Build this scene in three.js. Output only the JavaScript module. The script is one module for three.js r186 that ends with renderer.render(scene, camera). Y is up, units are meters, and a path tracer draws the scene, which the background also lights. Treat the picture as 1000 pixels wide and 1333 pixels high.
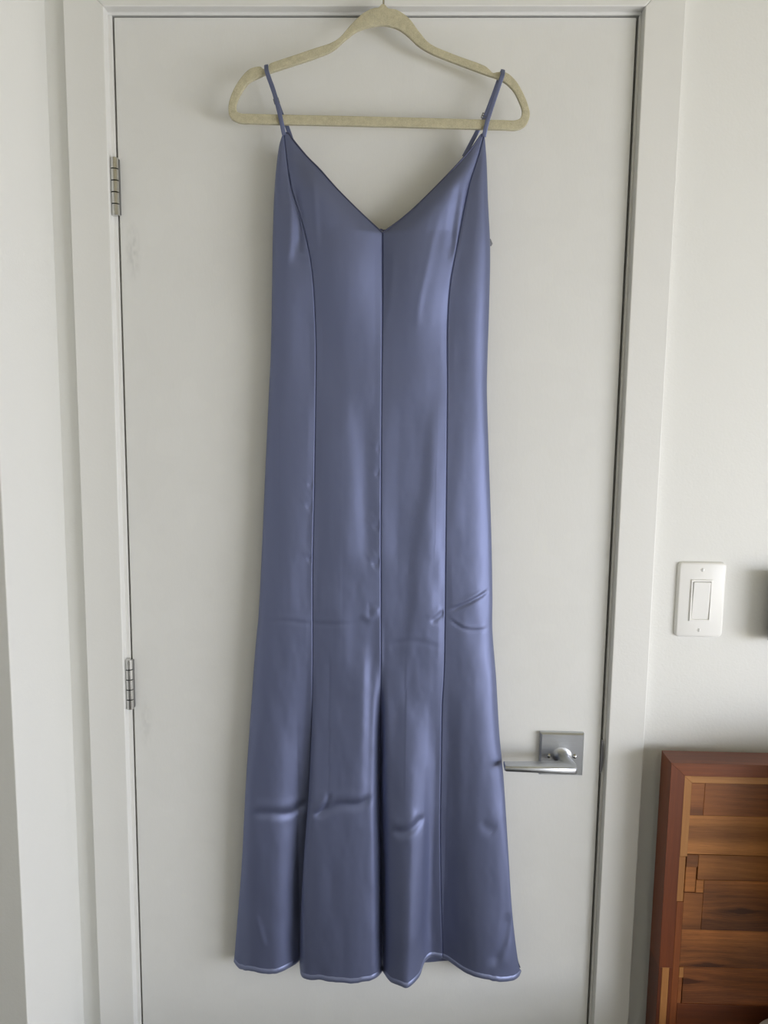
import * as THREE from 'three';
import { RoundedBoxGeometry } from 'three/addons/geometries/RoundedBoxGeometry.js';
import { RectAreaLightUniformsLib } from 'three/addons/lights/RectAreaLightUniformsLib.js';
import { mergeGeometries, toCreasedNormals } from 'three/addons/utils/BufferGeometryUtils.js';

// ---------------------------------------------------------------- camera, sky, light, exposure
const scene = new THREE.Scene();
const camera = new THREE.PerspectiveCamera(67.32, 1000 / 1333, 0.05, 60);
camera.position.set(0.0543, 1.4593, 1.1989);
camera.up.set(-0.0156, 0.99223, -0.12344);
camera.lookAt(0.0543 - 0.02419, 1.4593 - 0.1238, 1.1989 - 0.99201);
scene.add(camera);

const renderer = new THREE.WebGLRenderer({ antialias: true });
renderer.toneMapping = THREE.LinearToneMapping;
renderer.toneMappingExposure = 1.0;
renderer.shadowMap.enabled = true;

scene.background = skyTexture();               // pale daylight sky outside the window
scene.backgroundIntensity = 1.0;

RectAreaLightUniformsLib.init();
function windowLight(hex, power, y, h, tilt) {  // daylight entering through the big window in the right wall
  const l = new THREE.RectAreaLight(new THREE.Color(hex), power, 1.9, h);
  l.position.set(2.3, y, 1.75);
  l.lookAt(2.3 - Math.cos(tilt), y + Math.sin(tilt), 1.75);
  scene.add(l);
}
windowLight('#ecf1fe', 14.6, 1.05, 0.8, -0.55);    // sky, falling inwards and down
windowLight('#fff0d6', 5.4, 0.55, 0.6, 0.30);     // light thrown up from the ground outside

// ---------------------------------------------------------------- helpers
function rng(seed) { let s = seed >>> 0; return () => { s = (s + 0x6D2B79F5) | 0; let t = Math.imul(s ^ (s >>> 15), 1 | s); t = (t + Math.imul(t ^ (t >>> 7), 61 | t)) ^ t; return ((t ^ (t >>> 14)) >>> 0) / 4294967296; }; }
function hash2(x, y, s) { let h = (Math.imul(x, 374761393) + Math.imul(y, 668265263) + Math.imul(s, 1274126177)) | 0; h = Math.imul(h ^ (h >>> 13), 1274126177); return ((h ^ (h >>> 16)) >>> 0) / 4294967296; }
function vnoise(x, y, s = 1, px = 1 << 20, py = 1 << 20) {   // value noise, tiling after px, py cells
  const x0 = Math.floor(x), y0 = Math.floor(y), fx = x - x0, fy = y - y0, u = fx * fx * (3 - 2 * fx), v = fy * fy * (3 - 2 * fy);
  const m = (a, n) => ((a % n) + n) % n;
  const a = hash2(m(x0, px), m(y0, py), s), b = hash2(m(x0 + 1, px), m(y0, py), s), c = hash2(m(x0, px), m(y0 + 1, py), s), d = hash2(m(x0 + 1, px), m(y0 + 1, py), s);
  return a + (b - a) * u + (c - a) * v + (a - b - c + d) * u * v;
}
const clamp01 = (t) => Math.min(1, Math.max(0, t));
const smooth = (a, b, t) => { const k = clamp01((t - a) / (b - a)); return k * k * (3 - 2 * k); };
const lerp = (a, b, t) => a + (b - a) * t;

function dataTexture(w, h, f, srgb) {
  const d = new Uint8Array(w * h * 4);
  for (let j = 0; j < h; j++) for (let i = 0; i < w; i++) {
    const c = f(i / w, j / h, i, j), o = 4 * (j * w + i);
    const rgb = typeof c === 'number' ? [c, c, c] : c;
    for (let k = 0; k < 3; k++) d[o + k] = Math.round(255 * clamp01(rgb[k]));
    d[o + 3] = 255;
  }
  const t = new THREE.DataTexture(d, w, h);
  t.wrapS = t.wrapT = THREE.RepeatWrapping;
  t.magFilter = THREE.LinearFilter; t.minFilter = THREE.LinearMipmapLinearFilter; t.generateMipmaps = true;
  if (srgb) t.colorSpace = THREE.SRGBColorSpace;
  t.needsUpdate = true;
  return t;
}
function skyTexture() {
  const w = 64, h = 32, d = new Float32Array(w * h * 4);
  for (let j = 0; j < h; j++) for (let i = 0; i < w; i++) {
    const e = (j + 0.5) / h * 180 - 90, t = Math.max(0, e) / 90, o = 4 * (j * w + i);
    const c = e > 0 ? [1.0 - 0.35 * t, 1.03 - 0.25 * t, 1.08 - 0.05 * t] : [0.34, 0.33, 0.30];
    d[o] = c[0]; d[o + 1] = c[1]; d[o + 2] = c[2]; d[o + 3] = 1;
  }
  const t = new THREE.DataTexture(d, w, h, THREE.RGBAFormat, THREE.FloatType);
  t.mapping = THREE.EquirectangularReflectionMapping; t.magFilter = THREE.LinearFilter; t.needsUpdate = true;
  return t;
}

// uv in metres from the face's main direction
function boxUV(g, ox = 0, oy = 0, turn = false) {
  const n = g.index ? g.toNonIndexed() : g, p = n.attributes.position, nn = n.attributes.normal, uv = new Float32Array(p.count * 2);
  for (let i = 0; i < p.count; i++) {
    const ax = Math.abs(nn.getX(i)), ay = Math.abs(nn.getY(i)), az = Math.abs(nn.getZ(i));
    let u, v;
    if (az >= ax && az >= ay) { u = p.getX(i); v = p.getY(i); } else if (ax >= ay) { u = p.getZ(i); v = p.getY(i); } else { u = p.getX(i); v = p.getZ(i); }
    if (turn) [u, v] = [v, u];
    uv[2 * i] = u + ox; uv[2 * i + 1] = v + oy;
  }
  n.setAttribute('uv', new THREE.BufferAttribute(uv, 2));
  return n;
}
function box(x0, x1, y0, y1, z0, z1, r = 0.0012, seg = 2) {
  const w = x1 - x0, h = y1 - y0, d = z1 - z0;
  const g = r > 0 ? new RoundedBoxGeometry(w, h, d, seg, Math.min(r, w / 2.01, h / 2.01, d / 2.01)) : new THREE.BoxGeometry(w, h, d);
  g.translate((x0 + x1) / 2, (y0 + y1) / 2, (z0 + z1) / 2);
  return g;
}
const taken = {};
function numbered(name) { const n = taken[name] = (taken[name] ?? -1) + 1; return n ? `${name}_${String(n).padStart(3, '0')}` : name; }
function mesh(name, geometry, material, parent = scene) {
  let g = geometry;
  if (Array.isArray(g)) g = g.length === 1 ? g[0] : mergeGeometries(g.map((q) => { const r = q.index ? q.toNonIndexed() : q; for (const k of Object.keys(r.attributes)) if (!['position', 'normal', 'uv'].includes(k)) r.deleteAttribute(k); return r; }));
  const m = new THREE.Mesh(g, material);
  m.name = numbered(name); m.castShadow = m.receiveShadow = true;
  parent.add(m);
  return m;
}
function group(name, parent = scene) { const g = new THREE.Group(); g.name = numbered(name); parent.add(g); return g; }
function tag(o, label, category) { o.userData.label = label; o.userData.category = category; return o; }
function struct(o) { o.userData.kind = 'structure'; return o; }
function sweep(points, halfW, halfT, wide, n = 60) {          // a flat ribbon with rounded edges along a 3-D curve
  const c = new THREE.CatmullRomCurve3(points.map((p) => new THREE.Vector3(...p)), false, 'centripetal');
  const W = new THREE.Vector3(...wide).normalize(), pos = [], idx = [], K = 10;
  for (let i = 0; i <= n; i++) {
    const p = c.getPointAt(i / n), t = c.getTangentAt(i / n), w = W.clone().addScaledVector(t, -W.dot(t)).normalize(), b = new THREE.Vector3().crossVectors(t, w);
    for (let k = 0; k < K; k++) {
      const a = 2 * Math.PI * k / K, cx = Math.sign(Math.cos(a)) * Math.abs(Math.cos(a)) ** 0.5 * halfW, cy = Math.sin(a) * halfT;
      pos.push(p.x + w.x * cx + b.x * cy, p.y + w.y * cx + b.y * cy, p.z + w.z * cx + b.z * cy);
    }
  }
  for (let i = 0; i < n; i++) for (let k = 0; k < K; k++) { const a = i * K + k, b = i * K + (k + 1) % K; idx.push(a, a + K, b, b, a + K, b + K); }
  for (const e of [0, n]) for (let k = 1; k < K - 1; k++) idx.push(...(e ? [n * K, n * K + k, n * K + k + 1] : [0, k + 1, k]));
  const g = new THREE.BufferGeometry();
  g.setAttribute('position', new THREE.Float32BufferAttribute(pos, 3)); g.setIndex(idx); g.computeVertexNormals();
  return boxUV(g);
}
function rod(points, r, n = 48, k = 10) { return new THREE.TubeGeometry(new THREE.CatmullRomCurve3(points.map((p) => new THREE.Vector3(...p)), false, 'centripetal'), n, r, k, false); }
function outline(points) { const s = new THREE.Shape(); points.forEach(([x, y], i) => (i ? s.lineTo(x, y) : s.moveTo(x, y))); s.closePath(); return s; }

// ---------------------------------------------------------------- materials
const rollerBump = dataTexture(512, 512, (u, v) => 0.5 * vnoise(u * 128, v * 128, 3, 128, 128) + 0.3 * vnoise(u * 64, v * 64, 4, 64, 64) + 0.2 * vnoise(u * 200, v * 200, 5, 200, 200));
rollerBump.repeat.set(3.2, 3.2);
const M = {};
M.wall = new THREE.MeshStandardMaterial({ color: new THREE.Color().setRGB(0.783, 0.783, 0.746), roughness: 0.75, bumpMap: rollerBump, bumpScale: 0.0002 });
M.ceiling = new THREE.MeshStandardMaterial({ color: new THREE.Color().setRGB(0.55, 0.50, 0.33), roughness: 0.9 });
M.trim = new THREE.MeshPhysicalMaterial({ color: new THREE.Color().setRGB(0.772, 0.770, 0.737), roughness: 0.45, bumpMap: rollerBump, bumpScale: 0.0001 });
M.dark = new THREE.MeshStandardMaterial({ color: new THREE.Color().setRGB(0.04, 0.04, 0.04), roughness: 0.9 });
const doorMap = dataTexture(384, 1024, (u, v) => {       // painted slab with faint grey rub marks beside its hinges
  const x = u * 0.762, y = v * 2.03;
  let k = 1 - 0.012 * vnoise(x * 9, y * 9, 8) - 0.008 * vnoise(x * 40, y * 40, 9);
  for (const [hy, w] of [[1.70, 1], [0.955, 0.6]]) {
    const r = Math.hypot((x - 0.018) / 0.014, (y - hy) / 0.05);
    k -= 0.12 * w * Math.max(0, 1 - r) * vnoise(x * 400, y * 160, 10);
  }
  return [0.892 * k, 0.892 * k, 0.876 * k];
}, true);
M.door = new THREE.MeshPhysicalMaterial({ map: doorMap, roughness: 0.5, bumpMap: rollerBump, bumpScale: 0.00008 });

const brush = dataTexture(256, 256, (u, v) => 0.5 + 0.5 * (vnoise(u * 6, v * 128, 21, 6, 128) - 0.5) + 0.2 * (vnoise(u * 30, v * 128, 22, 30, 128) - 0.5));
brush.repeat.set(12, 12);
M.chrome = new THREE.MeshStandardMaterial({ color: new THREE.Color().setRGB(0.55, 0.57, 0.60), metalness: 1, roughness: 0.36, bumpMap: brush, bumpScale: 0.00012 });
M.steel = new THREE.MeshStandardMaterial({ color: new THREE.Color().setRGB(0.60, 0.60, 0.58), metalness: 1, roughness: 0.2 });
M.latch = new THREE.MeshStandardMaterial({ color: new THREE.Color().setRGB(0.26, 0.26, 0.27), metalness: 0.8, roughness: 0.4 });
M.darkSteel = new THREE.MeshStandardMaterial({ color: new THREE.Color().setRGB(0.20, 0.20, 0.20), metalness: 0.9, roughness: 0.4 });
M.plastic = new THREE.MeshPhysicalMaterial({ color: new THREE.Color().setRGB(0.84, 0.835, 0.80), roughness: 0.3 });
M.greyPlastic = new THREE.MeshStandardMaterial({ color: new THREE.Color().setRGB(0.22, 0.225, 0.24), roughness: 0.6 });

const weave = dataTexture(256, 256, (u, v) => 0.5 + 0.25 * (vnoise(u * 32, v * 256, 31, 32, 256) - 0.5) + 0.35 * (vnoise(u * 256, v * 48, 32, 256, 48) - 0.5));
weave.repeat.set(12, 12);
const satin = (r, g, b) => new THREE.MeshPhysicalMaterial({ color: new THREE.Color().setRGB(r, g, b), roughness: 0.55, metalness: 0.7, specularIntensity: 0.5, sheen: 0.12, sheenRoughness: 0.5, sheenColor: new THREE.Color().setRGB(0.4, 0.43, 0.6), bumpMap: weave, bumpScale: 0.00006, side: THREE.DoubleSide });
M.satin = satin(0.172, 0.197, 0.322);
M.satinDark = satin(0.10, 0.11, 0.18);
M.satinHem = satin(0.23, 0.26, 0.40);

const flock = dataTexture(256, 256, (u, v) => vnoise(u * 128, v * 128, 41, 128, 128) * 0.6 + 0.4 * vnoise(u * 220, v * 220, 42, 220, 220));
flock.repeat.set(10, 10);
const flockColor = dataTexture(256, 256, (u, v) => { const k = 0.9 + 0.16 * (0.6 * vnoise(u * 128, v * 128, 41, 128, 128) + 0.4 * vnoise(u * 20, v * 20, 43, 20, 20) - 0.5); return [0.83 * k, 0.80 * k, 0.675 * k]; }, true);
flockColor.repeat.set(10, 10);
M.velvet = new THREE.MeshPhysicalMaterial({ map: flockColor, roughness: 0.95, sheen: 0.5, sheenRoughness: 0.6, sheenColor: new THREE.Color().setRGB(0.7, 0.69, 0.6), bumpMap: flock, bumpScale: 0.0004 });

// wood: u runs along the grain, in metres; a tile is 0.4 m along and 0.2 m across, a knot sits where knots says (tile units)
function woodTexture(seed, light, dark, knots, contrast, w = 1024, h = 512) {
  return dataTexture(w, h, (u, v) => {
    let x = u * 0.4, y = v * 0.2, knot = 0;
    for (const [a, b, s] of knots) {
      const dx = x - a * 0.4, dy = y - b * 0.2, q = Math.exp(-(dx * dx) / (s * s * 14) - (dy * dy) / (s * s * 2));
      y += q * dy * -0.85; knot = Math.max(knot, Math.exp(-Math.abs(dx) / (s * 1.6) - (dy * dy) / (s * s * 0.05)), 0.8 * Math.exp(-(dx * dx) / (s * s * 0.5) - (dy * dy) / (s * s * 0.12)));
    }
    y += 0.004 * (vnoise(x * 9, y * 20, seed + 1) - 0.5);
    const rings = 0.5 + 0.5 * Math.sin(y * 520 + 11 * vnoise(x * 5, y * 24, seed + 2));
    const fine = vnoise(x * 40, y * 1500, seed + 3), pores = vnoise(x * 160, y * 1800, seed + 5), broad = vnoise(x * 4, y * 40, seed + 4);
    let t = clamp01(0.12 * rings + 0.26 * fine + 0.12 * pores + 0.85 * broad - 0.16) * contrast;
    t = clamp01(t + knot * 1.25);
    return [0, 1, 2].map((k) => lerp(light[k], dark[k], t));
  }, true);
}
const woods = [
  woodTexture(101, [0.80, 0.54, 0.29], [0.42, 0.25, 0.115], [], 0.9),
  woodTexture(137, [0.79, 0.51, 0.27], [0.30, 0.165, 0.08], [[0.5, 0.5, 0.012]], 1.0),   // knotted
  woodTexture(171, [0.69, 0.44, 0.23], [0.37, 0.21, 0.10], [], 0.95),
  woodTexture(211, [0.58, 0.315, 0.145], [0.37, 0.18, 0.075], [], 0.9),   // red-brown frame
  woodTexture(233, [0.74, 0.53, 0.31], [0.60, 0.40, 0.21], [], 0.8),     // pale inlay
];
for (const w of woods) w.repeat.set(1 / 0.4, 1 / 0.2);
M.wood = woods.map((w) => new THREE.MeshPhysicalMaterial({ map: w, roughness: 0.5, clearcoat: 0.12, clearcoatRoughness: 0.4, bumpMap: w, bumpScale: 0.00015 }));
const floorWood = woodTexture(301, [0.19, 0.18, 0.175], [0.115, 0.108, 0.104], [], 0.8, 512, 256); floorWood.repeat.set(1 / 1.2, 1 / 0.6);
M.floor = new THREE.MeshStandardMaterial({ map: floorWood, roughness: 0.5 });
M.linen = new THREE.MeshStandardMaterial({ color: new THREE.Color().setRGB(0.66, 0.65, 0.63), roughness: 0.95, bumpMap: flock, bumpScale: 0.0004 });
M.glass = new THREE.MeshPhysicalMaterial({ color: 0xffffff, transmission: 1, thickness: 0, roughness: 0.02, ior: 1.5 });

// ---------------------------------------------------------------- the room
struct(mesh('floor', boxUV(box(-1.9, 2.6, -0.1, 0, -0.9, 3.1, 0)), M.floor));
struct(mesh('ceiling', boxUV(box(-1.9, 2.6, 2.62, 2.72, -0.9, 3.1, 0)), M.ceiling));
struct(mesh('wall_back', [boxUV(box(-0.6, -0.412, 0, 2.62, -0.12, 0, 0)), boxUV(box(0.411, 2.6, 0, 2.62, -0.12, 0, 0)), boxUV(box(-0.412, 0.411, 2.066, 2.62, -0.12, 0, 0))], M.wall));
{ // short return wall left of the door, then a splayed wall running away to the left
  const s = new THREE.Shape(); s.moveTo(-0.483, 0.10); s.lineTo(-0.483, -0.183); s.quadraticCurveTo(-0.483, -0.1875, -0.4865, -0.1855); s.lineTo(-1.75, 0.27); s.lineTo(-1.75, 0.47); s.lineTo(-0.70, 0.20); s.closePath();
  const g = new THREE.ExtrudeGeometry(s, { depth: 2.62, bevelEnabled: false, curveSegments: 6 }); g.rotateX(-Math.PI / 2);
  struct(mesh('wall_left', [boxUV(toCreasedNormals(g, 0.6)), boxUV(box(-1.9, -1.7, 0, 2.62, -0.9, 3.1, 0))], M.wall));
}
struct(mesh('wall_front', boxUV(box(-1.9, 2.6, 0, 2.62, 3.1, 3.25, 0)), M.wall));
struct(mesh('wall_right', [boxUV(box(2.42, 2.6, 0, 0.15, 0, 3.1, 0)), boxUV(box(2.42, 2.6, 1.75, 2.62, 0, 3.1, 0)), boxUV(box(2.42, 2.6, 0.15, 1.75, 0, 0.7, 0)), boxUV(box(2.42, 2.6, 0.15, 1.75, 2.8, 3.1, 0))], M.wall));
const win = struct(group('window_1'));
mesh('window_frame', [boxUV(box(2.46, 2.54, 0.15, 0.20, 0.7, 2.8)), boxUV(box(2.46, 2.54, 1.70, 1.75, 0.7, 2.8)), boxUV(box(2.46, 2.54, 0.2, 1.7, 0.7, 0.75)), boxUV(box(2.46, 2.54, 0.2, 1.7, 2.75, 2.8)), boxUV(box(2.46, 2.54, 0.2, 1.7, 1.72, 1.78))], M.trim, win);
mesh('window_pane', box(2.497, 2.503, 0.2, 1.7, 0.75, 1.72, 0), M.glass, win);
mesh('window_pane', box(2.497, 2.503, 0.2, 1.7, 1.78, 2.75, 0), M.glass, win);

// the doorway: jamb, stop and flat casing
const trim = struct(group('trim_1'));
mesh('jamb', boxUV(box(-0.412, -0.384, 0, 2.0385, -0.12, -0.0005)), M.trim, trim);
mesh('jamb', boxUV(box(0.3846, 0.411, 0, 2.0385, -0.12, -0.0005)), M.trim, trim);
mesh('jamb', boxUV(box(-0.412, 0.411, 2.0385, 2.066, -0.12, -0.0005)), M.trim, trim);
mesh('door_stop', [boxUV(box(-0.384, -0.370, 0, 2.0385, -0.09, -0.047)), boxUV(box(0.370, 0.3838, 0, 2.0385, -0.09, -0.047)), boxUV(box(-0.384, 0.3838, 2.025, 2.0385, -0.09, -0.047))], M.trim, trim);
function casing(points) {
  const g = new THREE.ExtrudeGeometry(outline(points), { depth: 0.0145, bevelEnabled: true, bevelThickness: 0.0015, bevelSize: 0.0015, bevelOffset: -0.0015, bevelSegments: 3 });
  return boxUV(g);
}
mesh('casing_board', casing([[-0.449, 0], [-0.390, 0], [-0.390, 2.0425], [-0.449, 2.1015]]), M.trim, trim);
mesh('casing_board', casing([[0.3885, 0], [0.4455, 0], [0.4455, 2.1015], [0.3885, 2.0425]]), M.trim, trim);
mesh('casing_board', casing([[-0.449, 2.1015], [-0.390, 2.0425], [0.3885, 2.0425], [0.4455, 2.1015]]), M.trim, trim);
{ // latch lip on the right jamb
  const s = new THREE.Shape(); s.moveTo(0, 0); s.lineTo(0.003, 0.004); s.quadraticCurveTo(0.0048, 0.012, 0.0048, 0.0295); s.quadraticCurveTo(0.0048, 0.047, 0.003, 0.055); s.lineTo(0, 0.059); s.closePath();
  const g = new THREE.ExtrudeGeometry(s, { depth: 0.0012, bevelEnabled: true, bevelSize: 0.0003, bevelThickness: 0.0003, bevelSegments: 2 });
  g.translate(0.3816, 0.887, 0.0004);
  mesh('strike_plate', boxUV(g), M.latch, trim).userData.label = 'grey metal latch lip';
}

// the door with its hinges and lever
const door = struct(group('door_1'));
{
  const g = box(-0.381, 0.381, 0.008, 2.0352, -0.044, 0, 0.0015, 3), p = g.attributes.position, uv = g.attributes.uv;
  for (let i = 0; i < p.count; i++) uv.setXY(i, (p.getX(i) + 0.381) / 0.762, p.getY(i) / 2.03);
  mesh('door_slab', g, M.door, door);
}
const knuckle = toCreasedNormals(new THREE.LatheGeometry([[0, 0], [0.0053, 0], [0.0062, 0.0006], [0.0062, 0.0158], [0.0053, 0.0164], [0, 0.0164]].map((a) => new THREE.Vector2(...a)), 20), 0.6);
function hinge(y0) {
  const h = group('hinge', door); h.position.set(-0.3845, y0, 0.0052);
  for (let k = 0; k < 5; k++) { const m = mesh('knuckle', knuckle, M.steel, h); m.position.y = 0.0168 * k; }
  mesh('leaf', [boxUV(box(-0.0068, -0.0055, 0, 0.084, -0.006, 0.0004, 0.0004)), boxUV(box(0.0050, 0.0066, 0.002, 0.082, -0.008, 0.0002, 0.0004))], M.darkSteel, h);
}
hinge(1.7535); hinge(0.9805); hinge(0.2);

const handle = group('door_handle', door);
{
  const g = new THREE.ExtrudeGeometry(outline([[0.2845, 0.8875], [0.3500, 0.8875], [0.3500, 0.9540], [0.2845, 0.9540]]), { depth: 0.006, bevelEnabled: true, bevelThickness: 0.003, bevelSize: 0.0025, bevelOffset: 0, bevelSegments: 1 });
  mesh('rose_plate', boxUV(g), M.chrome, handle);
  // lever seen from above: a neck flaring out of the plate into a bar that runs left
  const s = new THREE.Shape();
  s.moveTo(0.3095, -0.008); s.lineTo(0.3255, -0.008); s.bezierCurveTo(0.3262, -0.016, 0.330, -0.030, 0.3325, -0.048);
  s.quadraticCurveTo(0.3335, -0.059, 0.3275, -0.0625); s.lineTo(0.2235, -0.0625); s.quadraticCurveTo(0.2195, -0.0625, 0.2185, -0.0585); s.lineTo(0.2190, -0.0415); s.lineTo(0.2955, -0.0385);
  s.bezierCurveTo(0.3085, -0.038, 0.3108, -0.030, 0.3095, -0.008);
  const l = new THREE.ExtrudeGeometry(s, { depth: 0.0058, bevelEnabled: true, bevelThickness: 0.0034, bevelSize: 0.0034, bevelOffset: -0.0034, bevelSegments: 6, curveSegments: 20 });
  l.rotateX(-Math.PI / 2);                       // (x, y) -> (x, -z): y of the shape becomes depth
  const p = l.attributes.position;
  for (let i = 0; i < p.count; i++) { const k = smooth(0.30, 0.215, p.getX(i)); p.setZ(i, p.getZ(i)); p.setY(i, 0.9152 + p.getY(i) * (1 - 0.28 * k) + 0.0016 * k); }
  l.computeVertexNormals();
  mesh('lever', boxUV(toCreasedNormals(l, 0.7)), M.chrome, handle);
  const boss = new THREE.LatheGeometry([[0.0210, 0], [0.0165, 0.0004], [0.0128, 0.0013], [0.0100, 0.0030], [0.0082, 0.0055], [0.0070, 0.009], [0.0055, 0.0125], [0, 0.013]].map((a) => new THREE.Vector2(...a)), 32);
  boss.rotateX(Math.PI / 2); boss.scale(1, 0.8, 1); boss.translate(0.3172, 0.9195, 0.0086);
  mesh('boss', boxUV(boss), M.chrome, handle);
  const dome = new THREE.LatheGeometry([[0, 0.0032], [0.0020, 0.0028], [0.0034, 0.0016], [0.0040, 0]].map((a) => new THREE.Vector2(...a)), 20); dome.rotateX(Math.PI / 2);
  for (const x of [0.2968, 0.3379]) { const m = mesh('screw', dome, M.steel, handle); m.position.set(x, 0.9185, 0.0088); }
}

// ---------------------------------------------------------------- the dress
// Its cutting lines, in metres [x, y, z]: side edges, three seams, neckline, hem of each front panel.
const leftSeam =[[-0.1253,1.8609,0.0400],[-0.1142,1.7865,0.0420],[-0.0968,1.7330,0.0470],[-0.0833,1.6694,0.0480],[-0.0781,1.5724,0.0430],[-0.0780,1.5052,0.0430],[-0.0798,1.3389,0.0460],[-0.0819,1.2269,0.0470],[-0.0818,1.0959,0.0460],[-0.0839,0.9770,0.0380],[-0.0885,0.8666,0.0300],[-0.0954,0.7628,0.0240],[-0.1026,0.6505,0.0180],[-0.1071,0.5476,0.0140]];
const centreSeam =[[0.0187,1.7236,0.0400],[0.0202,1.6173,0.0450],[0.0204,1.5062,0.0460],[0.0218,1.3024,0.0500],[0.0235,1.1648,0.0500],[0.0247,1.0538,0.0460],[0.0244,0.9605,0.0380],[0.0243,0.8497,0.0320],[0.0285,0.6883,0.0280],[0.0328,0.5432,0.0260]];
const rightSeam =[[0.1618,1.8598,0.0400],[0.1539,1.8281,0.0410],[0.1420,1.7883,0.0440],[0.1258,1.6992,0.0470],[0.1181,1.6494,0.0470],[0.1157,1.5920,0.0430],[0.1176,1.5074,0.0430],[0.1192,1.3801,0.0460],[0.1209,1.2257,0.0470],[0.1218,1.1586,0.0470],[0.1222,1.0645,0.0460],[0.1206,1.0104,0.0440],[0.1215,0.8940,0.0380],[0.1225,0.8005,0.0330],[0.1270,0.6629,0.0260],[0.1319,0.5676,0.0210]];
const leftSide =[[-0.1265,1.8623,0.0360],[-0.1340,1.8438,0.0280],[-0.1412,1.7937,0.0200],[-0.1442,1.7216,0.0200],[-0.1458,1.6484,0.0200],[-0.1483,1.5546,0.0200],[-0.1509,1.5053,0.0200],[-0.1535,1.4589,0.0200],[-0.1589,1.3553,0.0200],[-0.1659,1.2151,0.0200],[-0.1701,1.1459,0.0200],[-0.1727,1.1210,0.0200],[-0.1781,1.0631,0.0200],[-0.1865,0.9478,0.0200],[-0.1923,0.8641,0.0200],[-0.1999,0.7306,0.0200],[-0.2087,0.6322,0.0200],[-0.2167,0.5486,0.0200]];
const rightSide =[[0.1632,1.8633,0.0360],[0.1682,1.8290,0.0250],[0.1719,1.7769,0.0200],[0.1773,1.7051,0.0200],[0.1783,1.6322,0.0200],[0.1782,1.5205,0.0200],[0.1792,1.4861,0.0200],[0.1858,1.3792,0.0200],[0.1928,1.2614,0.0200],[0.1964,1.1813,0.0200],[0.1979,1.1296,0.0200],[0.2064,1.0486,0.0200],[0.2143,0.9564,0.0180],[0.2218,0.8932,0.0180],[0.2323,0.7696,0.0200],[0.2421,0.6623,0.0200],[0.2565,0.5695,0.0200],[0.2636,0.5489,0.0200]];
const neckLeft =[[-0.1253,1.8609,0.0400],[-0.1187,1.8609,0.0400],[-0.1121,1.8526,0.0400],[-0.0909,1.8282,0.0410],[-0.0730,1.8110,0.0420],[-0.0474,1.7836,0.0420],[-0.0128,1.7511,0.0410],[0.0187,1.7236,0.0400]];
const neckRight =[[0.1618,1.8609,0.0400],[0.1585,1.8598,0.0400],[0.1447,1.8407,0.0410],[0.1158,1.8088,0.0420],[0.0660,1.7598,0.0420],[0.0430,1.7407,0.0410],[0.0231,1.7268,0.0400],[0.0187,1.7236,0.0400]];
const hem0 =[[-0.2167,0.5486,0.0200],[-0.2049,0.5442,0.0300],[-0.1788,0.5525,0.0450],[-0.1504,0.5517,0.0480],[-0.1335,0.5524,0.0430],[-0.1180,0.5510,0.0280],[-0.1071,0.5504,0.0140]];
const hem1 =[[-0.1071,0.5448,0.0140],[-0.1022,0.5425,0.0360],[-0.0934,0.5455,0.0500],[-0.0636,0.5501,0.0580],[-0.0197,0.5507,0.0620],[0.0112,0.5526,0.0580],[0.0258,0.5520,0.0480],[0.0328,0.5446,0.0260]];
const hem2 =[[0.0328,0.5446,0.0260],[0.0382,0.5506,0.0440],[0.0460,0.5500,0.0550],[0.0610,0.5528,0.0680],[0.0733,0.5524,0.0720],[0.0831,0.5546,0.0660],[0.0945,0.5572,0.0500],[0.1010,0.5663,0.0350],[0.1062,0.5686,0.0270],[0.1140,0.5692,0.0220],[0.1319,0.5676,0.0210]];
const hem3 =[[0.1319,0.5676,0.0210],[0.1419,0.5668,0.0250],[0.1578,0.5626,0.0350],[0.1854,0.5588,0.0500],[0.2102,0.5558,0.0520],[0.2291,0.5521,0.0500],[0.2465,0.5491,0.0420],[0.2580,0.5484,0.0320],[0.2636,0.5489,0.0200]];
const strapFL =[[-0.1501,1.9534,0.0375],[-0.1490,1.9497,0.0425],[-0.1482,1.9437,0.0454],[-0.1450,1.9334,0.0455],[-0.1393,1.9190,0.0455],[-0.1296,1.8842,0.0455],[-0.1240,1.8573,0.0415]];
const strapBL =[[-0.1501,1.9534,0.0375],[-0.1508,1.9537,0.0325],[-0.1504,1.9492,0.0298],[-0.1392,1.9166,0.0280],[-0.1289,1.8887,0.0270],[-0.1230,1.8764,0.0260],[-0.1110,1.8431,0.0240]];
const strapFR =[[0.1867,1.9475,0.0375],[0.1860,1.9440,0.0425],[0.1853,1.9381,0.0454],[0.1810,1.9248,0.0455],[0.1721,1.8972,0.0455],[0.1652,1.8735,0.0455],[0.1618,1.8562,0.0415]];
const strapBR =[[0.1867,1.9475,0.0375],[0.1869,1.9480,0.0325],[0.1845,1.9435,0.0298],[0.1736,1.9132,0.0280],[0.1635,1.8874,0.0270],[0.1531,1.8678,0.0260],[0.1353,1.8345,0.0240]];

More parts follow.
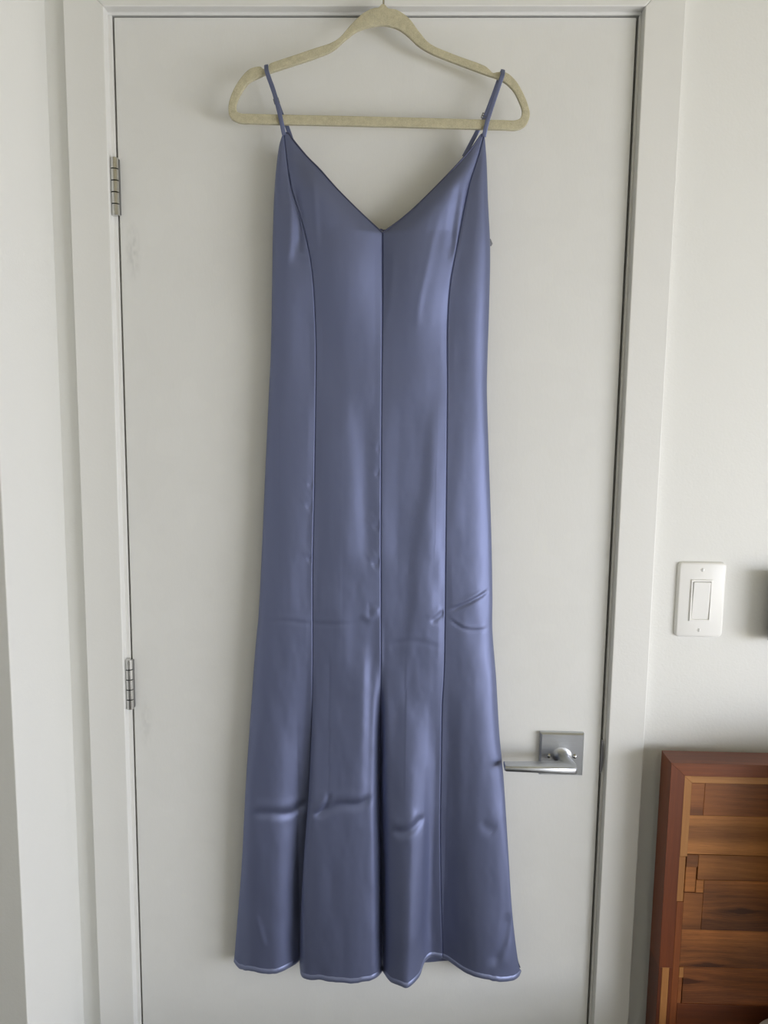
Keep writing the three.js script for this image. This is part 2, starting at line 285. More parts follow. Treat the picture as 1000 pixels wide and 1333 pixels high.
const creaseLine = {
  A: [[0.1074,1.5101],[0.0938,1.4552],[0.0881,1.3423],[0.0745,1.2654],[0.0709,1.2075],[0.0671,1.1537],[0.0533,1.0575]],
  D1: [[0.1242,1.1632],[0.1565,1.1781],[0.1908,1.1966]],
  D2: [[0.1244,1.1536],[0.1552,1.1362],[0.1926,1.1357]],
  D3: [[0.0989,1.1459],[0.1218,1.1643]],
  E1: [[-0.1647,1.1407],[-0.1245,1.1439],[-0.0773,1.1400],[-0.0067,1.1438]],
  E2: [[-0.0068,1.1607],[0.0074,1.1513],[0.0189,1.1707]],
  F: [[0.0290,1.1083],[0.0760,1.1165],[0.1208,1.1053]],
  G1: [[-0.1843,0.8228],[-0.1500,0.8275],[-0.1134,0.8247],[-0.0915,0.8458]],
  G2: [[-0.0842,0.8280],[-0.0671,0.8362],[-0.0515,0.8699]],
  G3: [[-0.0805,0.8255],[-0.0404,0.8472],[-0.0041,0.8507],[0.0139,0.8665]],
  G4: [[0.0426,0.8031],[0.0752,0.8143],[0.0978,0.8354]],
  G5: [[0.1837,0.8249],[0.2097,0.8051]],
  B1: [[-0.1177,1.8121],[-0.1135,1.7331],[-0.1181,1.6689]],
  B2: [[-0.1133,1.8017],[-0.1024,1.7438],[-0.1003,1.6905]],
  B3: [[-0.0804,1.8018],[-0.0759,1.7227],[-0.0747,1.6907]],
  B4: [[0.1293,1.8028],[0.1201,1.7346],[0.1169,1.6814]],
  B5: [[0.1030,1.7608],[0.0880,1.6919],[0.0728,1.6164],[0.0714,1.5727]],
  B6: [[0.0380,1.7129],[0.0313,1.6377],[0.0232,1.5722]],
  P1: [[0.0139,1.4066],[0.0207,1.4124]],
  P2: [[0.0120,1.3700],[0.0211,1.3793]],
  P3: [[0.0106,1.2889],[0.0220,1.3007]],
  P4: [[0.0089,1.2324],[0.0227,1.2421]],
  Q1: [[-0.0891,1.3512],[-0.0787,1.3594]],
  Q2: [[-0.0914,1.3176],[-0.0787,1.3282]],
  Q3: [[-0.0903,1.2378],[-0.0798,1.2451]],
  R: [[-0.0268,1.5053],[-0.0180,1.3925],[-0.0101,1.2768],[-0.0025,1.2061]],
  S: [[0.0053,1.1223],[0.0045,0.9623],[0.0033,0.8355]],
  U1: [[-0.1759,0.6602],[-0.1577,0.5936]],
  U2: [[0.2357,0.6727],[0.2264,0.6192],[0.2092,0.5757]],
  U3: [[0.0999,0.8509],[0.1036,0.7215],[0.0926,0.5881]],
};
// [line, kind, height, half-width]: 'ridge' lifts or sinks a line, 'step' lowers the cloth on one side of it
const creases = [
  ['A', 'step', 0.0026, 0.022], ['D1', 'ridge', -0.0026, 0.0026], ['D2', 'ridge', -0.0016, 0.0020], ['D3', 'ridge', -0.0019, 0.004],
  ['E1', 'ridge', -0.0006, 0.003], ['E2', 'ridge', 0.0017, 0.006], ['F', 'ridge', -0.0004, 0.004],
  ['G1', 'ridge', -0.0034, 0.007], ['G2', 'ridge', -0.0026, 0.004], ['G3', 'ridge', -0.0036, 0.007], ['G4', 'ridge', -0.0040, 0.007], ['G5', 'ridge', -0.0012, 0.009],
  ['B1', 'ridge', 0.0022, 0.006], ['B2', 'ridge', -0.0022, 0.005], ['B3', 'ridge', 0.0007, 0.004], ['B4', 'ridge', -0.0022, 0.006], ['B5', 'ridge', 0.0007, 0.005], ['B6', 'ridge', 0.0006, 0.005],
  ['P1', 'ridge', -0.0009, 0.005], ['P2', 'ridge', -0.0010, 0.005], ['P3', 'ridge', -0.0012, 0.006], ['P4', 'ridge', -0.0015, 0.006],
  ['Q1', 'ridge', -0.0008, 0.005], ['Q2', 'ridge', -0.0011, 0.006], ['Q3', 'ridge', -0.0010, 0.005],
  ['R', 'step', -0.0024, 0.026], ['S', 'step', -0.0030, 0.014], ['U1', 'ridge', 0.0010, 0.004], ['U2', 'ridge', -0.0030, 0.008], ['U3', 'step', -0.003, 0.008],
];
for (const c of creases) {                       // measure each line once
  const l = creaseLine[c[0]] = creaseLine[c[0]].length > 2 ? new THREE.CatmullRomCurve3(creaseLine[c[0]].map(([x, y]) => new THREE.Vector3(x, y, 0))).getPoints(16).map((v) => [v.x, v.y]) : creaseLine[c[0]]; let s = 0; const at = [0];
  for (let i = 1; i < l.length; i++) at.push(s += Math.hypot(l[i][0] - l[i - 1][0], l[i][1] - l[i - 1][1]));
  c.dist = at; c.len = s; const m = 4 * c[3] + 0.002, xs = l.map((p) => p[0]), ys = l.map((p) => p[1]);
  c.lo = [Math.min(...xs) - m, Math.min(...ys) - m]; c.hi = [Math.max(...xs) + m, Math.max(...ys) + m];
}
function creaseHeight(x, y) {
  let ridges = 0, steps = 0;
  for (const c of creases) {
    if (x < c.lo[0] || x > c.hi[0] || y < c.lo[1] || y > c.hi[1]) continue;
    const l = creaseLine[c[0]]; let best = 1, sd = 0, t = 0;
    for (let i = 1; i < l.length; i++) {
      const ax = l[i - 1][0], ay = l[i - 1][1], bx = l[i][0] - ax, by = l[i][1] - ay, q = bx * bx + by * by, k = clamp01(((x - ax) * bx + (y - ay) * by) / q);
      const dx = x - ax - k * bx, dy = y - ay - k * by, d = Math.hypot(dx, dy);
      if (d < best) { best = d; sd = Math.sign(bx * dy - by * dx) * d; t = (c.dist[i - 1] + k * Math.sqrt(q)) / c.len; }
    }
    const fade = smooth(0, 0.25, t) * smooth(1, 0.8, t), w = c[3];
    if (c[1] === 'ridge') ridges += c[2] * fade * Math.exp(-(best * best) / (w * w)) - 0.35 * c[2] * fade * Math.exp(-((sd - 2 * w) ** 2) / (2.2 * w * w));
    else steps += c[2] * fade * Math.tanh(sd / (0.45 * w)) * Math.exp(-(best * best) / (9 * w * w));
  }
  return [ridges, steps];
}
function along(table, y, k) {                     // smooth look-up down a seam (y falls)
  const n = table.length; if (y >= table[0][1]) return table[0][k]; if (y <= table[n - 1][1]) return table[n - 1][k];
  let i = 1; while (table[i][1] > y) i++;
  const a = table[Math.max(0, i - 2)], b = table[i - 1], c = table[i], d = table[Math.min(n - 1, i + 1)], h = c[1] - b[1], t = (y - b[1]) / h;
  const m0 = (c[k] - a[k]) / (c[1] - a[1] || 1) * h, m1 = (d[k] - b[k]) / (d[1] - b[1] || 1) * h;
  return (2 * t ** 3 - 3 * t * t + 1) * b[k] + (t ** 3 - 2 * t * t + t) * m0 + (-2 * t ** 3 + 3 * t * t) * c[k] + (t ** 3 - t * t) * m1;
}
function across(table, x, k) {                    // eased look-up along a hem (x rises)
  const n = table.length; if (x <= table[0][0]) return table[0][k]; if (x >= table[n - 1][0]) return table[n - 1][k];
  let i = 1; while (table[i][0] < x) i++;
  const a = table[Math.max(0, i - 2)], b = table[i - 1], c = table[i], d = table[Math.min(n - 1, i + 1)], h = c[0] - b[0], t = (x - b[0]) / h;
  const slope = (p, q) => (q[k] - p[k]) / (q[0] - p[0] || 1), lim = (s, u, v) => (u * v <= 0 ? 0 : Math.sign(s) * Math.min(Math.abs(s), 3 * Math.min(Math.abs(u), Math.abs(v))));
  const s = slope(b, c), m0 = i > 1 ? lim(slope(a, c), slope(a, b), s) * h : s * h, m1 = i < n - 1 ? lim(slope(b, d), s, slope(c, d)) * h : s * h;
  return (2 * t ** 3 - 3 * t * t + 1) * b[k] + (t ** 3 - 2 * t * t + t) * m0 + (-2 * t ** 3 + 3 * t * t) * c[k] + (t ** 3 - t * t) * m1;
}
const apexY = 1.8608, vY = centreSeam[0][1], foldY = 1.02, hemY = 0.55;
const linear = (table, y, k) => { for (let i = 1; i < table.length; i++) if (y >= table[i][1] || i === table.length - 1) { const a = table[i - 1], b = table[i], t = clamp01((y - a[1]) / (b[1] - a[1] || 1)); return lerp(a[k], b[k], t); } };
const edge = {
  centreFromLeft: (y, k) => (y > vY ? linear(neckLeft, y, k) : along(centreSeam, y, k)),
  centreFromRight: (y, k) => (y > vY ? linear(neckRight, y, k) : along(centreSeam, y, k)),
};
const panels = [
  { L: (y, k) => along(leftSide, y, k), R: (y, k) => along(leftSeam, y, k), hem: hem0, wl: 0.012, wr: 0.040, side: -1 },
  { L: (y, k) => along(leftSeam, y, k), R: edge.centreFromLeft, hem: hem1, wl: 0.005, wr: 0.009, side: 0 },
  { L: edge.centreFromRight, R: (y, k) => along(rightSeam, y, k), hem: hem2, wl: 0.004, wr: 0.030, side: 0 },
  { L: (y, k) => along(rightSeam, y, k), R: (y, k) => along(rightSide, y, k), hem: hem3, wl: 0.028, wr: 0.012, side: 1 },
];
function clothPoint(p, u, yRow, lift = 0) {
  const x0 = p.L(yRow, 0), x1 = p.R(yRow, 0), x = lerp(x0, x1, u);
  const low = yRow < foldY ? (foldY - yRow) / (foldY - hemY) : 0;
  const y = yRow < foldY ? foldY - (foldY - yRow) * (foldY - across(p.hem, x, 1)) / (foldY - hemY) : yRow;
  const zl = p.L(yRow, 2), zr = p.R(yRow, 2);
  const chest = smooth(1.52, 1.70, yRow) * smooth(1.86, 1.76, yRow);
  let upper;                                     // hanging cloth above the flare
  const full = 0.046 + 0.006 * chest + 0.004 * smooth(1.35, 1.15, yRow);
  if (p.side) { const s = p.side < 0 ? u : 1 - u, rim = p.side < 0 ? zl : zr; upper = rim + (Math.max(full, rim) - rim) * Math.max(0, 1 - (1 - s) ** 4.5) ** 0.45; }
  else { const seam = lerp(0.046, lerp(zl, zr, u), smooth(1.05, 1.17, yRow)); upper = seam + (0.004 + 0.010 * chest) * 4 * u * (1 - u) * smooth(1.86, 1.78, yRow); }
  const g = low > 0 ? smooth(0, 1, low ** 0.85) * 0.5 + 0.5 * low : 0;
  let z = lerp(upper, across(p.hem, x, 2), g);
  const end = (xx, s) => { const up = p.side ? (p.side < 0 ? (s ? full : zl) : (s ? zr : full)) : lerp(0.046, s ? zr : zl, smooth(1.05, 1.17, yRow)); return lerp(up, p.hem[s ? p.hem.length - 1 : 0][2], g); };
  const dl = x - x0, dr = x1 - x;
  z += (zl - end(x0, 0)) * Math.exp(-((dl / p.wl) ** 2)) + (zr - end(x1, 1)) * Math.exp(-((dr / p.wr) ** 2));
  const seamL = p.side < 0 ? 0 : 1, seamR = p.side > 0 ? 0 : 1, inner = p.side ? 1 : (yRow > vY ? 0 : 1);
  z -= 0.0014 * (seamL * (p === panels[2] ? inner : 1) * Math.exp(-((dl / 0.0008) ** 2)) + seamR * (p === panels[1] ? inner : 1) * Math.exp(-((dr / 0.0008) ** 2)));
  if (!p.side) { const d = p === panels[1] ? dr : dl; z -= (0.014 * smooth(1.09, 0.90, yRow) * smooth(0.55, 0.62, yRow)) * Math.exp(-((d / 0.0055) ** 2)); }
  const room = smooth(0, 0.012, dl) * smooth(0, 0.012, dr);
  z += room * (0.0040 * (vnoise(x * 26 + 7, y * 7, 51) - 0.5) + 0.0014 * (vnoise(x * 60, y * 22, 52) - 0.5) + 0.0003 * (vnoise(x * 140, y * 70, 53) - 0.5)) * (0.5 + 0.5 * smooth(1.45, 1.1, y));
  const [ridges, steps] = creaseHeight(x, y);
  z += ridges * smooth(0, 0.005, dl) * smooth(0, 0.005, dr) + steps * smooth(0, 0.028, dl) * smooth(0, 0.028, dr);
  return [x, y, z + lift];
}
function clothGrid(p, rows, NU, at) {
  const pos = [], uv = [], idx = [], n = NU + 1;
  rows.forEach((yRow, j) => { for (let i = 0; i <= NU; i++) { const t = i / NU, u = lerp(t, 0.5 - 0.5 * Math.cos(Math.PI * t), 0.75), q = at(p, u, yRow, j); pos.push(...q); uv.push(q[0], q[1]); } });
  for (let j = 0; j + 1 < rows.length; j++) for (let i = 0; i < NU; i++) { const a = j * n + i; idx.push(a, a + n, a + 1, a + 1, a + n, a + n + 1); }
  const g = new THREE.BufferGeometry();
  g.setAttribute('position', new THREE.Float32BufferAttribute(pos, 3)); g.setAttribute('uv', new THREE.Float32BufferAttribute(uv, 2));
  g.setIndex(idx); g.computeVertexNormals();
  return g;
}
const rows = []; for (let i = 0; i <= 60; i++) rows.push(lerp(apexY, vY, i / 60)); for (let i = 1; i <= 380; i++) rows.push(lerp(vY, hemY, i / 380));
const dress = group('evening_dress');
tag(dress, 'long slate-blue satin dress with thin straps hanging from the beige hanger', 'dress');
for (const p of panels) mesh(p.side ? 'side_panel' : 'front_panel', clothGrid(p, rows, 84, (q, u, y) => clothPoint(q, u, y)), M.satin, dress);
for (const p of panels) {                         // turned-up hem, stitched and slightly wavy
  const r = []; for (let i = 0; i <= 8; i++) r.push(lerp(hemY + 0.0085, hemY - 0.0018, i / 8));
  mesh('hem', clothGrid(p, r, 84, (q, u, y, j) => { const c = clothPoint(q, u, Math.max(y, hemY), 0); const wob = 0.0012 * (vnoise(c[0] * 170, 3, 61) - 0.5); return [c[0], c[1] + Math.min(0, y - hemY) + wob, c[2] + 0.0016 * Math.sin(Math.PI * clamp01(j / 7)) ** 0.6 + 0.0003 - (j === 8 ? 0.0012 : 0)]; }), M.satinHem, dress);
}
{ // the back hangs close to the door
  const NU = 60, NV = 120, pos = [], uv = [], idx = [];
  const top = [[-0.145, 1.78], [-0.128, 1.835], [-0.112, 1.843], [-0.10, 1.80], [-0.06, 1.728], [-0.01, 1.700], [0.02, 1.694], [0.05, 1.700], [0.10, 1.735], [0.128, 1.80], [0.140, 1.832], [0.155, 1.84], [0.175, 1.78]];
  for (let j = 0; j <= NV; j++) for (let i = 0; i <= NU; i++) {
    const u = i / NU, y1 = across(top, lerp(-0.14, 0.172, u), 1), y = lerp(y1, 0.553, j / NV), x0 = along(leftSide, y, 0), x1 = along(rightSide, y, 0), x = lerp(x0, x1, u), zr = lerp(along(leftSide, y, 2), along(rightSide, y, 2), u);
    const low = smooth(1.1, 0.55, y), s = 4 * u * (1 - u);
    const z = zr - (zr - 0.011) * Math.min(1, s * 1.6) ** 0.5 + low * Math.min(1, s * 3) * 0.003 * Math.sin(u * 31);
    pos.push(x, y, z); uv.push(x, y);
  }
  for (let j = 0; j < NV; j++) for (let i = 0; i < NU; i++) { const a = j * (NU + 1) + i; idx.push(a, a + 1, a + NU + 1, a + 1, a + NU + 2, a + NU + 1); }
  const g = new THREE.BufferGeometry(); g.setAttribute('position', new THREE.Float32BufferAttribute(pos, 3)); g.setAttribute('uv', new THREE.Float32BufferAttribute(uv, 2)); g.setIndex(idx); g.computeVertexNormals();
  mesh('back_panel', g, M.satin, dress);
}
for (const n of [neckLeft, neckRight]) mesh('neckline_piping', rod(n.map(([x, y, z]) => [x, y, z + 0.0004]), 0.0011, 90, 8), M.satinDark, dress);
function strap(front, back, wide) { mesh('shoulder_strap', sweep([...front].reverse().concat(back.slice(1)), 0.0031, 0.0009, wide, 110), M.satin, dress); }
strap(strapFL, strapBL, [0.97, 0.24, 0]); strap(strapFR, strapBR, [0.96, -0.27, 0]);
for (const [x, y, z, a] of [[-0.1372, 1.9090, 0.0275, 0.30], [0.1630, 1.8895, 0.0270, -0.35]]) {
  const g = mergeGeometries([box(-0.0055, 0.0055, 0.0035, 0.0052, -0.0012, 0.0012, 0.0006), box(-0.0055, 0.0055, -0.0052, -0.0035, -0.0012, 0.0012, 0.0006), box(-0.0055, -0.0038, -0.0045, 0.0045, -0.0012, 0.0012, 0.0006), box(0.0038, 0.0055, -0.0045, 0.0045, -0.0012, 0.0012, 0.0006), box(-0.004, 0.004, -0.0007, 0.0007, -0.0018, 0.0018, 0.0006)]);
  const m = mesh('strap_adjuster', g, M.darkSteel, dress); m.position.set(x, y, z); m.rotation.z = a; m.scale.setScalar(0.75);
}
{
  const bar = box(-0.0055, 0.0055, -0.0011, 0.0011, -0.001, 0.001, 0.0009); bar.translate(0.0200, 1.7278, 0.0370);
  const loop = new THREE.TorusGeometry(0.003, 0.0007, 8, 20); loop.translate(0.0165, 1.7262, 0.0380);
  mesh('hook_and_eye', [bar, loop], M.satinDark, dress);
  const t = new THREE.ExtrudeGeometry(outline([[0.1755, 1.7205], [0.1775, 1.7205], [0.1806, 1.7138], [0.1788, 1.7105], [0.1755, 1.7105]]), { depth: 0.0008, bevelEnabled: true, bevelSize: 0.0002, bevelThickness: 0.0002, bevelSegments: 1 });
  t.translate(0.0002, 0, 0.0195);
  mesh('care_label', boxUV(t), M.greyPlastic, dress).userData.label = 'grey corner of a folded care label';
}

// ---------------------------------------------------------------- the hanger and the hook that carries it
const hangerOuter = [ [0.0142,2.0332],[0.0095,2.0288],[0.0028,2.0279],[-0.0114,2.0217],[-0.0294,2.0061],[-0.0437,1.9905],[-0.0566,1.9824],[-0.0782,1.9757],[-0.1023,1.9680],[-0.1409,1.9558],[-0.1448,1.9539],[-0.1467,1.9499],[-0.1482,1.9476],[-0.1540,1.9476],[-0.1574,1.9503],[-0.1724,1.9476],[-0.1871,1.9339],[-0.1995,1.9134],[-0.2045,1.8950],[-0.2018,1.8817],[-0.1901,1.8748],[-0.1706,1.8735],[-0.0780,1.8718],[0.0191,1.8700],[0.1158,1.8680],[0.1881,1.8664],[0.2083,1.8663],[0.2206,1.8720],[0.2263,1.8858],[0.2229,1.9008],[0.2127,1.9211],[0.2027,1.9346],[0.1905,1.9432],[0.1785,1.9436],[0.1723,1.9427],[0.1675,1.9467],[0.1616,1.9512],[0.1135,1.9682],[0.0822,1.9816],[0.0676,1.9964],[0.0515,2.0155],[0.0338,2.0261],[0.0228,2.0279],[0.0185,2.0323] ];
const hangerInner = [ [-0.1267,1.8859],[-0.1754,1.8869],[-0.1861,1.8873],[-0.1919,1.8900],[-0.1933,1.8978],[-0.1873,1.9125],[-0.1750,1.9285],[-0.1604,1.9358],[-0.1507,1.9399],[-0.1264,1.9476],[-0.0782,1.9626],[-0.0542,1.9725],[-0.0374,1.9860],[-0.0208,1.9977],[-0.0017,2.0035],[0.0174,2.0053],[0.0365,2.0008],[0.0510,1.9914],[0.0655,1.9789],[0.0848,1.9682],[0.1233,1.9539],[0.1619,1.9404],[0.1860,1.9319],[0.2007,1.9202],[0.2099,1.9053],[0.2151,1.8916],[0.2130,1.8825],[0.2059,1.8793],[0.1877,1.8795],[0.1155,1.8811],[0.0189,1.8833] ];
const hanger = group('clothes_hanger');
tag(hanger, 'beige flocked clothes hanger with shoulder notches carrying the satin dress', 'hanger');
{
  const curve = (pts, n, tension) => new THREE.CatmullRomCurve3(pts.map(([x, y]) => new THREE.Vector3(x, y, 0)), true, 'centripetal').getPoints(n).slice(0, -1).map((v) => [v.x, v.y]);
  const s = outline(curve(hangerOuter, 320, 0.4)), hole = new THREE.Path(); curve(hangerInner, 220, 0.4).forEach(([x, y], i) => (i ? hole.lineTo(x, y) : hole.moveTo(x, y))); hole.closePath(); s.holes.push(hole);
  const g = new THREE.ExtrudeGeometry(s, { depth: 0.0036, bevelEnabled: true, bevelThickness: 0.0013, bevelSize: 0.0013, bevelOffset: -0.0013, bevelSegments: 4 });
  g.translate(0, 0, 0.0362);
  mesh('hanger_body', boxUV(toCreasedNormals(g, 0.5)), M.velvet, hanger);
  mesh('hanger_hook', rod([[0.0163, 2.026, 0.038], [0.0163, 2.048, 0.038], [0.0165, 2.07, 0.038], [0.0300, 2.084, 0.038], [0.0370, 2.104, 0.038], [0.0300, 2.121, 0.038], [0.0165, 2.1265, 0.038], [0.0030, 2.120, 0.038], [-0.002, 2.109, 0.038]], 0.0016, 90, 10), M.steel, hanger);
}
const peg = group('wall_hook');
tag(peg, 'small metal wall hook above the door that carries the hanger', 'hook');
mesh('back_plate', boxUV(box(0.0065, 0.0265, 2.106, 2.150, 0, 0.003, 0.001)), M.steel, peg);
mesh('peg', rod([[0.0165, 2.1195, 0.002], [0.0165, 2.1198, 0.03], [0.0165, 2.1200, 0.046], [0.0165, 2.126, 0.051], [0.0165, 2.132, 0.052]], 0.0042, 40, 14), M.steel, peg);

// ---------------------------------------------------------------- on the right wall section
const sw = group('light_switch');
tag(sw, 'white rocker light switch on the wall right of the door', 'light switch');
{
  const x0 = 0.4872, x1 = 0.5620, y0 = 1.1184, y1 = 1.2390, b = 0.006, cx = 0.5240, cy = 1.1785, r = 0.0022;
  const s = new THREE.Shape(), X0 = x0 + b, X1 = x1 - b, Y0 = y0 + b, Y1 = y1 - b;
  s.moveTo(X0 + r, Y0); s.lineTo(X1 - r, Y0); s.quadraticCurveTo(X1, Y0, X1, Y0 + r); s.lineTo(X1, Y1 - r); s.quadraticCurveTo(X1, Y1, X1 - r, Y1); s.lineTo(X0 + r, Y1); s.quadraticCurveTo(X0, Y1, X0, Y1 - r); s.lineTo(X0, Y0 + r); s.quadraticCurveTo(X0, Y0, X0 + r, Y0);
  const g = new THREE.ExtrudeGeometry(s, { depth: 0.0012, bevelEnabled: true, bevelThickness: 0.005, bevelSize: b, bevelOffset: 0, bevelSegments: 6 });
  const p = g.attributes.position; for (let i = 0; i < p.count; i++) if (p.getZ(i) < 0) p.setZ(i, -0.0002);
  g.translate(0, 0, 0.0002); mesh('cover_plate', boxUV(toCreasedNormals(g, 0.4)), M.plastic, sw);
  const ring = new THREE.Shape(), rect = (q, hw, hh) => { q.moveTo(cx - hw, cy - hh); q.lineTo(cx + hw, cy - hh); q.lineTo(cx + hw, cy + hh); q.lineTo(cx - hw, cy + hh); q.closePath(); return q; };
  rect(ring, 0.0165, 0.0332); ring.holes.push(rect(new THREE.Path(), 0.0139, 0.0304));
  const rg = new THREE.ExtrudeGeometry(ring, { depth: 0.0012, bevelEnabled: true, bevelThickness: 0.0006, bevelSize: 0.0006, bevelOffset: -0.0006, bevelSegments: 3 }); rg.translate(0, 0, 0.0064);
  mesh('switch_frame', boxUV(rg), M.plastic, sw);
  const rk = new RoundedBoxGeometry(0.0266, 0.0596, 0.008, 3, 0.0012); rk.rotateX(0.045); rk.translate(cx, cy, 0.0042);
  mesh('rocker', boxUV(rk), M.plastic, sw);
  for (const y of [1.2272, 1.1308]) {
    const head = new THREE.LatheGeometry([[0, 0.0010], [0.0018, 0.0008], [0.0029, 0.0002], [0.0030, -0.0006]].map((a) => new THREE.Vector2(...a)), 18); head.rotateX(Math.PI / 2); head.translate(cx, y, 0.0062);
    mesh('screw', head, M.plastic, sw);
    const slot = box(cx - 0.0004, cx + 0.0004, y - 0.0024, y + 0.0024, 0.0068, 0.00725, 0); mesh('screw_slot', slot, M.greyPlastic, sw);
  }
}
const fixture = group('wall_box');
tag(fixture, 'dark grey box on the wall, just entering the right edge of the photo', 'wall fixture');
mesh('back_plate', boxUV(box(0.640, 0.735, 1.122, 1.222, 0, 0.012, 0.002)), M.greyPlastic, fixture);
mesh('housing', boxUV(box(0.6295, 0.748, 1.1165, 1.2275, 0.010, 0.040, 0.003, 3)), M.greyPlastic, fixture);

// ---------------------------------------------------------------- the wooden headboard beside the door
const bed = group('wooden_bed');
tag(bed, 'wooden bed headboard of brown planks in a red-brown frame beside the door', 'bed');
const HX = 0.469, HY = 0.9412, HF = 0.075;
function slabPiece(points, z0, z1, wood, turn, ox, oy, tint) {
  const e = 0.0005, g = new THREE.ExtrudeGeometry(outline(points), { depth: z1 - z0 - 2 * e, bevelEnabled: true, bevelThickness: e, bevelSize: e, bevelOffset: -e, bevelSegments: 1 });
  g.translate(0, 0, z0 + e);
  const m = M.wood[wood].clone(); if (tint) m.color.setRGB(...tint);
  return [boxUV(g, ox, oy, turn), m];
}
const boardTints = {};
function board(name, points, z0, z1, wood, turn, ox, oy, tint) { const [g, m] = slabPiece(points, z0, z1, wood, turn, ox, oy, tint); const key = wood + '|' + tint; return mesh(name, g, boardTints[key] ??= m, bed); }
const R = (x0, x1, y0, y1) => [[x0, y0], [x1, y0], [x1, y1], [x0, y1]];
const BX = 2.02;                                  // far end of the headboard, outside the picture
const q = (t) => [HX + t, HY - t * 0.94];         // along the mitre
board('top_rail', [q(0), q(0.0215), [BX - 0.0215, HY - 0.0202], [BX, HY]], 0.030, HF, 3, false, 0.1, 0.02);
board('inlay_strip', [q(0.0215), q(0.033), [BX - 0.033, HY - 0.031], [BX - 0.0215, HY - 0.0202]], 0.034, HF - 0.0004, 4, false, 0.3, 0.1);
board('side_post', [[HX, 0.603], q(0.0215).map((v, i) => (i ? 0.603 : v)), q(0.0215), q(0)], 0.030, HF, 3, true, 0.2, 0.07, [0.8, 0.72, 0.7]);
board('side_post', R(HX, HX + 0.0055, 0, 0.603), 0.030, HF, 3, true, 0.5, 0.02, [0.6, 0.52, 0.5]);
board('side_post', R(HX + 0.0055, HX + 0.0165, 0, 0.603), 0.030, HF, 4, true, 0.4, 0.2, [0.92, 0.88, 0.85]);
board('side_post', R(HX + 0.0165, HX + 0.0215, 0, 0.603), 0.030, HF, 3, true, 0.7, 0.02, [0.7, 0.62, 0.6]);
board('inlay_strip', [[HX + 0.0215, 0.790], [HX + 0.033, 0.790], q(0.033), q(0.0215)], 0.034, HF - 0.0004, 4, true, 0.1, 0.05);
board('inlay_strip', R(HX + 0.0195, HX + 0.031, 0.7155, 0.7895), 0.034, HF - 0.0004, 4, true, 0.8, 0.15, [0.9, 0.86, 0.82]);
board('inlay_strip', R(HX + 0.0215, HX + 0.032, 0, 0.715), 0.034, HF - 0.0004, 3, true, 0.3, 0.12, [0.85, 0.85, 0.8]);
const PX = HX + 0.033, PF = HF - 0.0015;
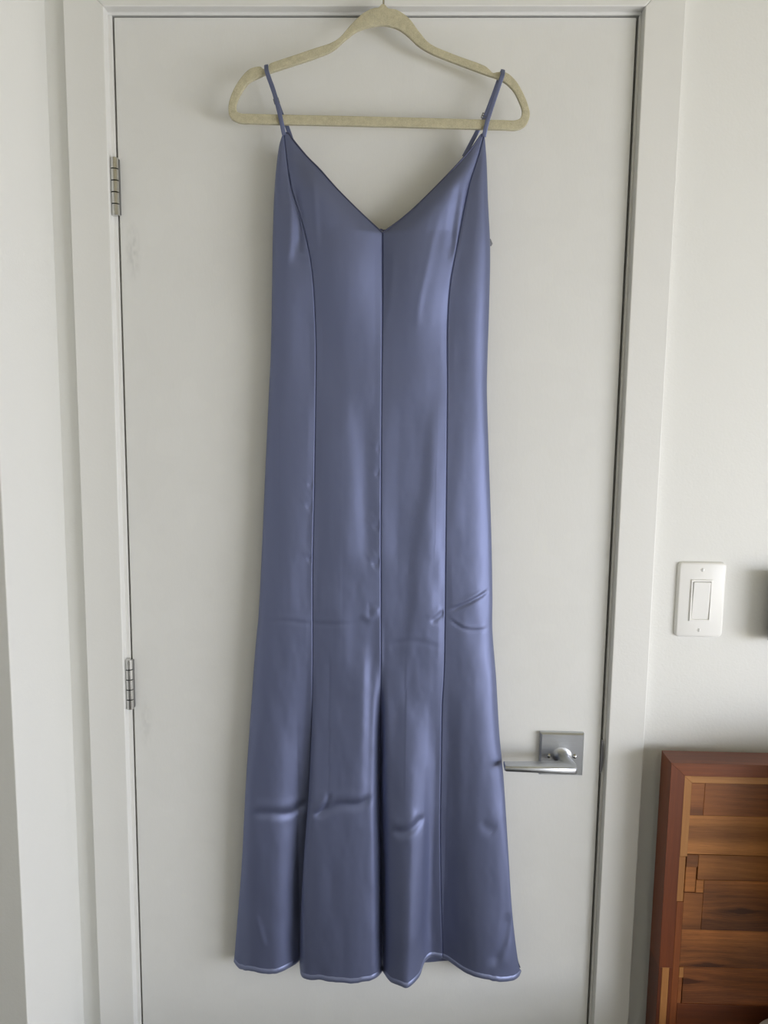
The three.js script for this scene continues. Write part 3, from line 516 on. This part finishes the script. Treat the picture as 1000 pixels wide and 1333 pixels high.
[ // planks: x0, x1, y0, y1, wood, tint, where its knot lies
  [PX, 0.5222, 0.8573, 0.9098, 2, [0.80, 0.75, 0.72]], [0.5226, 1.10, 0.8573, 0.9098, 2, [0.95, 0.9, 0.85]],
  [PX, 1.32, 0.7931, 0.8569, 0, null],
  [PX, 0.5200, 0.7724, 0.7927, 2, [0.9, 0.9, 0.85]], [0.5204, 1.25, 0.7516, 0.7927, 0, [0.88, 0.84, 0.8]],
  [PX, 0.5184, 0.7302, 0.7720, 0, [1, 0.92, 0.85]],
  [PX - 0.001, 0.5308, 0.6673, 0.7298, 2, [0.92, 0.9, 0.86]], [0.5312, 1.16, 0.6673, 0.7512, 1, [1, 0.97, 0.92], [0.592, 0.700]],
  [PX - 0.0005, 1.28, 0.6035, 0.6669, 1, [0.95, 0.9, 0.84], [0.545, 0.606]],
  [PX - 0.0005, 0.5086, 0.5855, 0.6031, 4, [0.95, 0.9, 0.85]], [PX - 0.0005, 0.5075, 0.5407, 0.5851, 2, [0.8, 0.7, 0.65]], [0.5090, 1.2, 0.5407, 0.6031, 1, [0.95, 0.85, 0.78], [0.513, 0.578]],
  [PX - 0.0005, 1.22, 0.470, 0.5403, 3, [0.8, 0.75, 0.7]], [PX - 0.0005, 1.22, 0.385, 0.4696, 2, [0.9, 0.8, 0.75]],
].forEach(([x0, x1, y0, y1, w, t, knot], i) => {
  board('plank', R(x0, x1, y0, y1), 0.040, PF - 0.0006 * (i % 3), w, false, knot ? 0.2 - knot[0] : 0.03 + 0.04 * (i % 5) - 0.49, knot ? 0.1 - knot[1] : 0.02 * (i % 6) - y0, t ?? undefined);
  if (y0 === 0.6673 && x1 > 1) board('plank', R(0.5188, 0.5308, 0.7302, 0.7512), 0.040, PF, 0, false, 0.3, 0.1, [0.95, 0.88, 0.82]);
  if (x1 > 1) board('plank', R(x1 + 0.0004, BX - 0.033, y0, y1), 0.040, PF, w ? 0 : 2, false, 0.61 * i, 0.07 * i, t ?? undefined);
});
board('backing_board', R(HX + 0.02, BX - 0.02, 0.38, HY - 0.02), 0.031, 0.040, 2, false, 0, 0);
board('side_post', R(BX - 0.0215, BX, 0, HY - 0.0202), 0.030, HF, 3, true, 0.2, 0.07);
board('bed_base', R(0.62, BX - 0.05, 0.16, 0.30), 0.076, 2.05, 3, false, 0, 0);
for (const [x, z] of [[0.66, 1.9], [1.88, 1.9]]) board('leg', R(x, x + 0.06, 0, 0.16), z, z + 0.06, 3, true, 0, 0);
const matt = mesh('mattress', boxUV(box(0.598, BX - 0.06, 0.302, 0.557, 0.082, 2.03, 0.05, 6)), M.linen);
tag(matt, 'pale mattress on the wooden bed, its corner at the lower right photo edge', 'mattress');
{ // pillow leaning on the headboard
  const g = new THREE.SphereGeometry(1, 64, 40), p = g.attributes.position, sq = (v, e) => Math.sign(v) * Math.abs(v) ** e;
  for (let i = 0; i < p.count; i++) {
    const x = p.getX(i), y = p.getY(i), z = p.getZ(i), r = Math.max(Math.abs(x), Math.abs(y), 1e-4) / Math.max(Math.hypot(x, y), 1e-4), k = Math.hypot(x, y);
    const f = 1 / Math.max(r, 1e-3), e = lerp(1, f, 0.62);
    p.setXYZ(i, x * e * 0.34, y * e * 0.215, sq(z, 0.8) * 0.075 * (1 - 0.25 * k ** 4) + 0.004 * (vnoise(x * 6, y * 6, 71) - 0.5));
  }
  g.computeVertexNormals(); g.rotateX(-0.06); g.translate(0.965, 0.776, 0.166);
  const pl = mesh('pillow', g, M.linen); tag(pl, 'pale pillow leaning on the headboard above the mattress', 'pillow');
}

renderer.render(scene, camera);
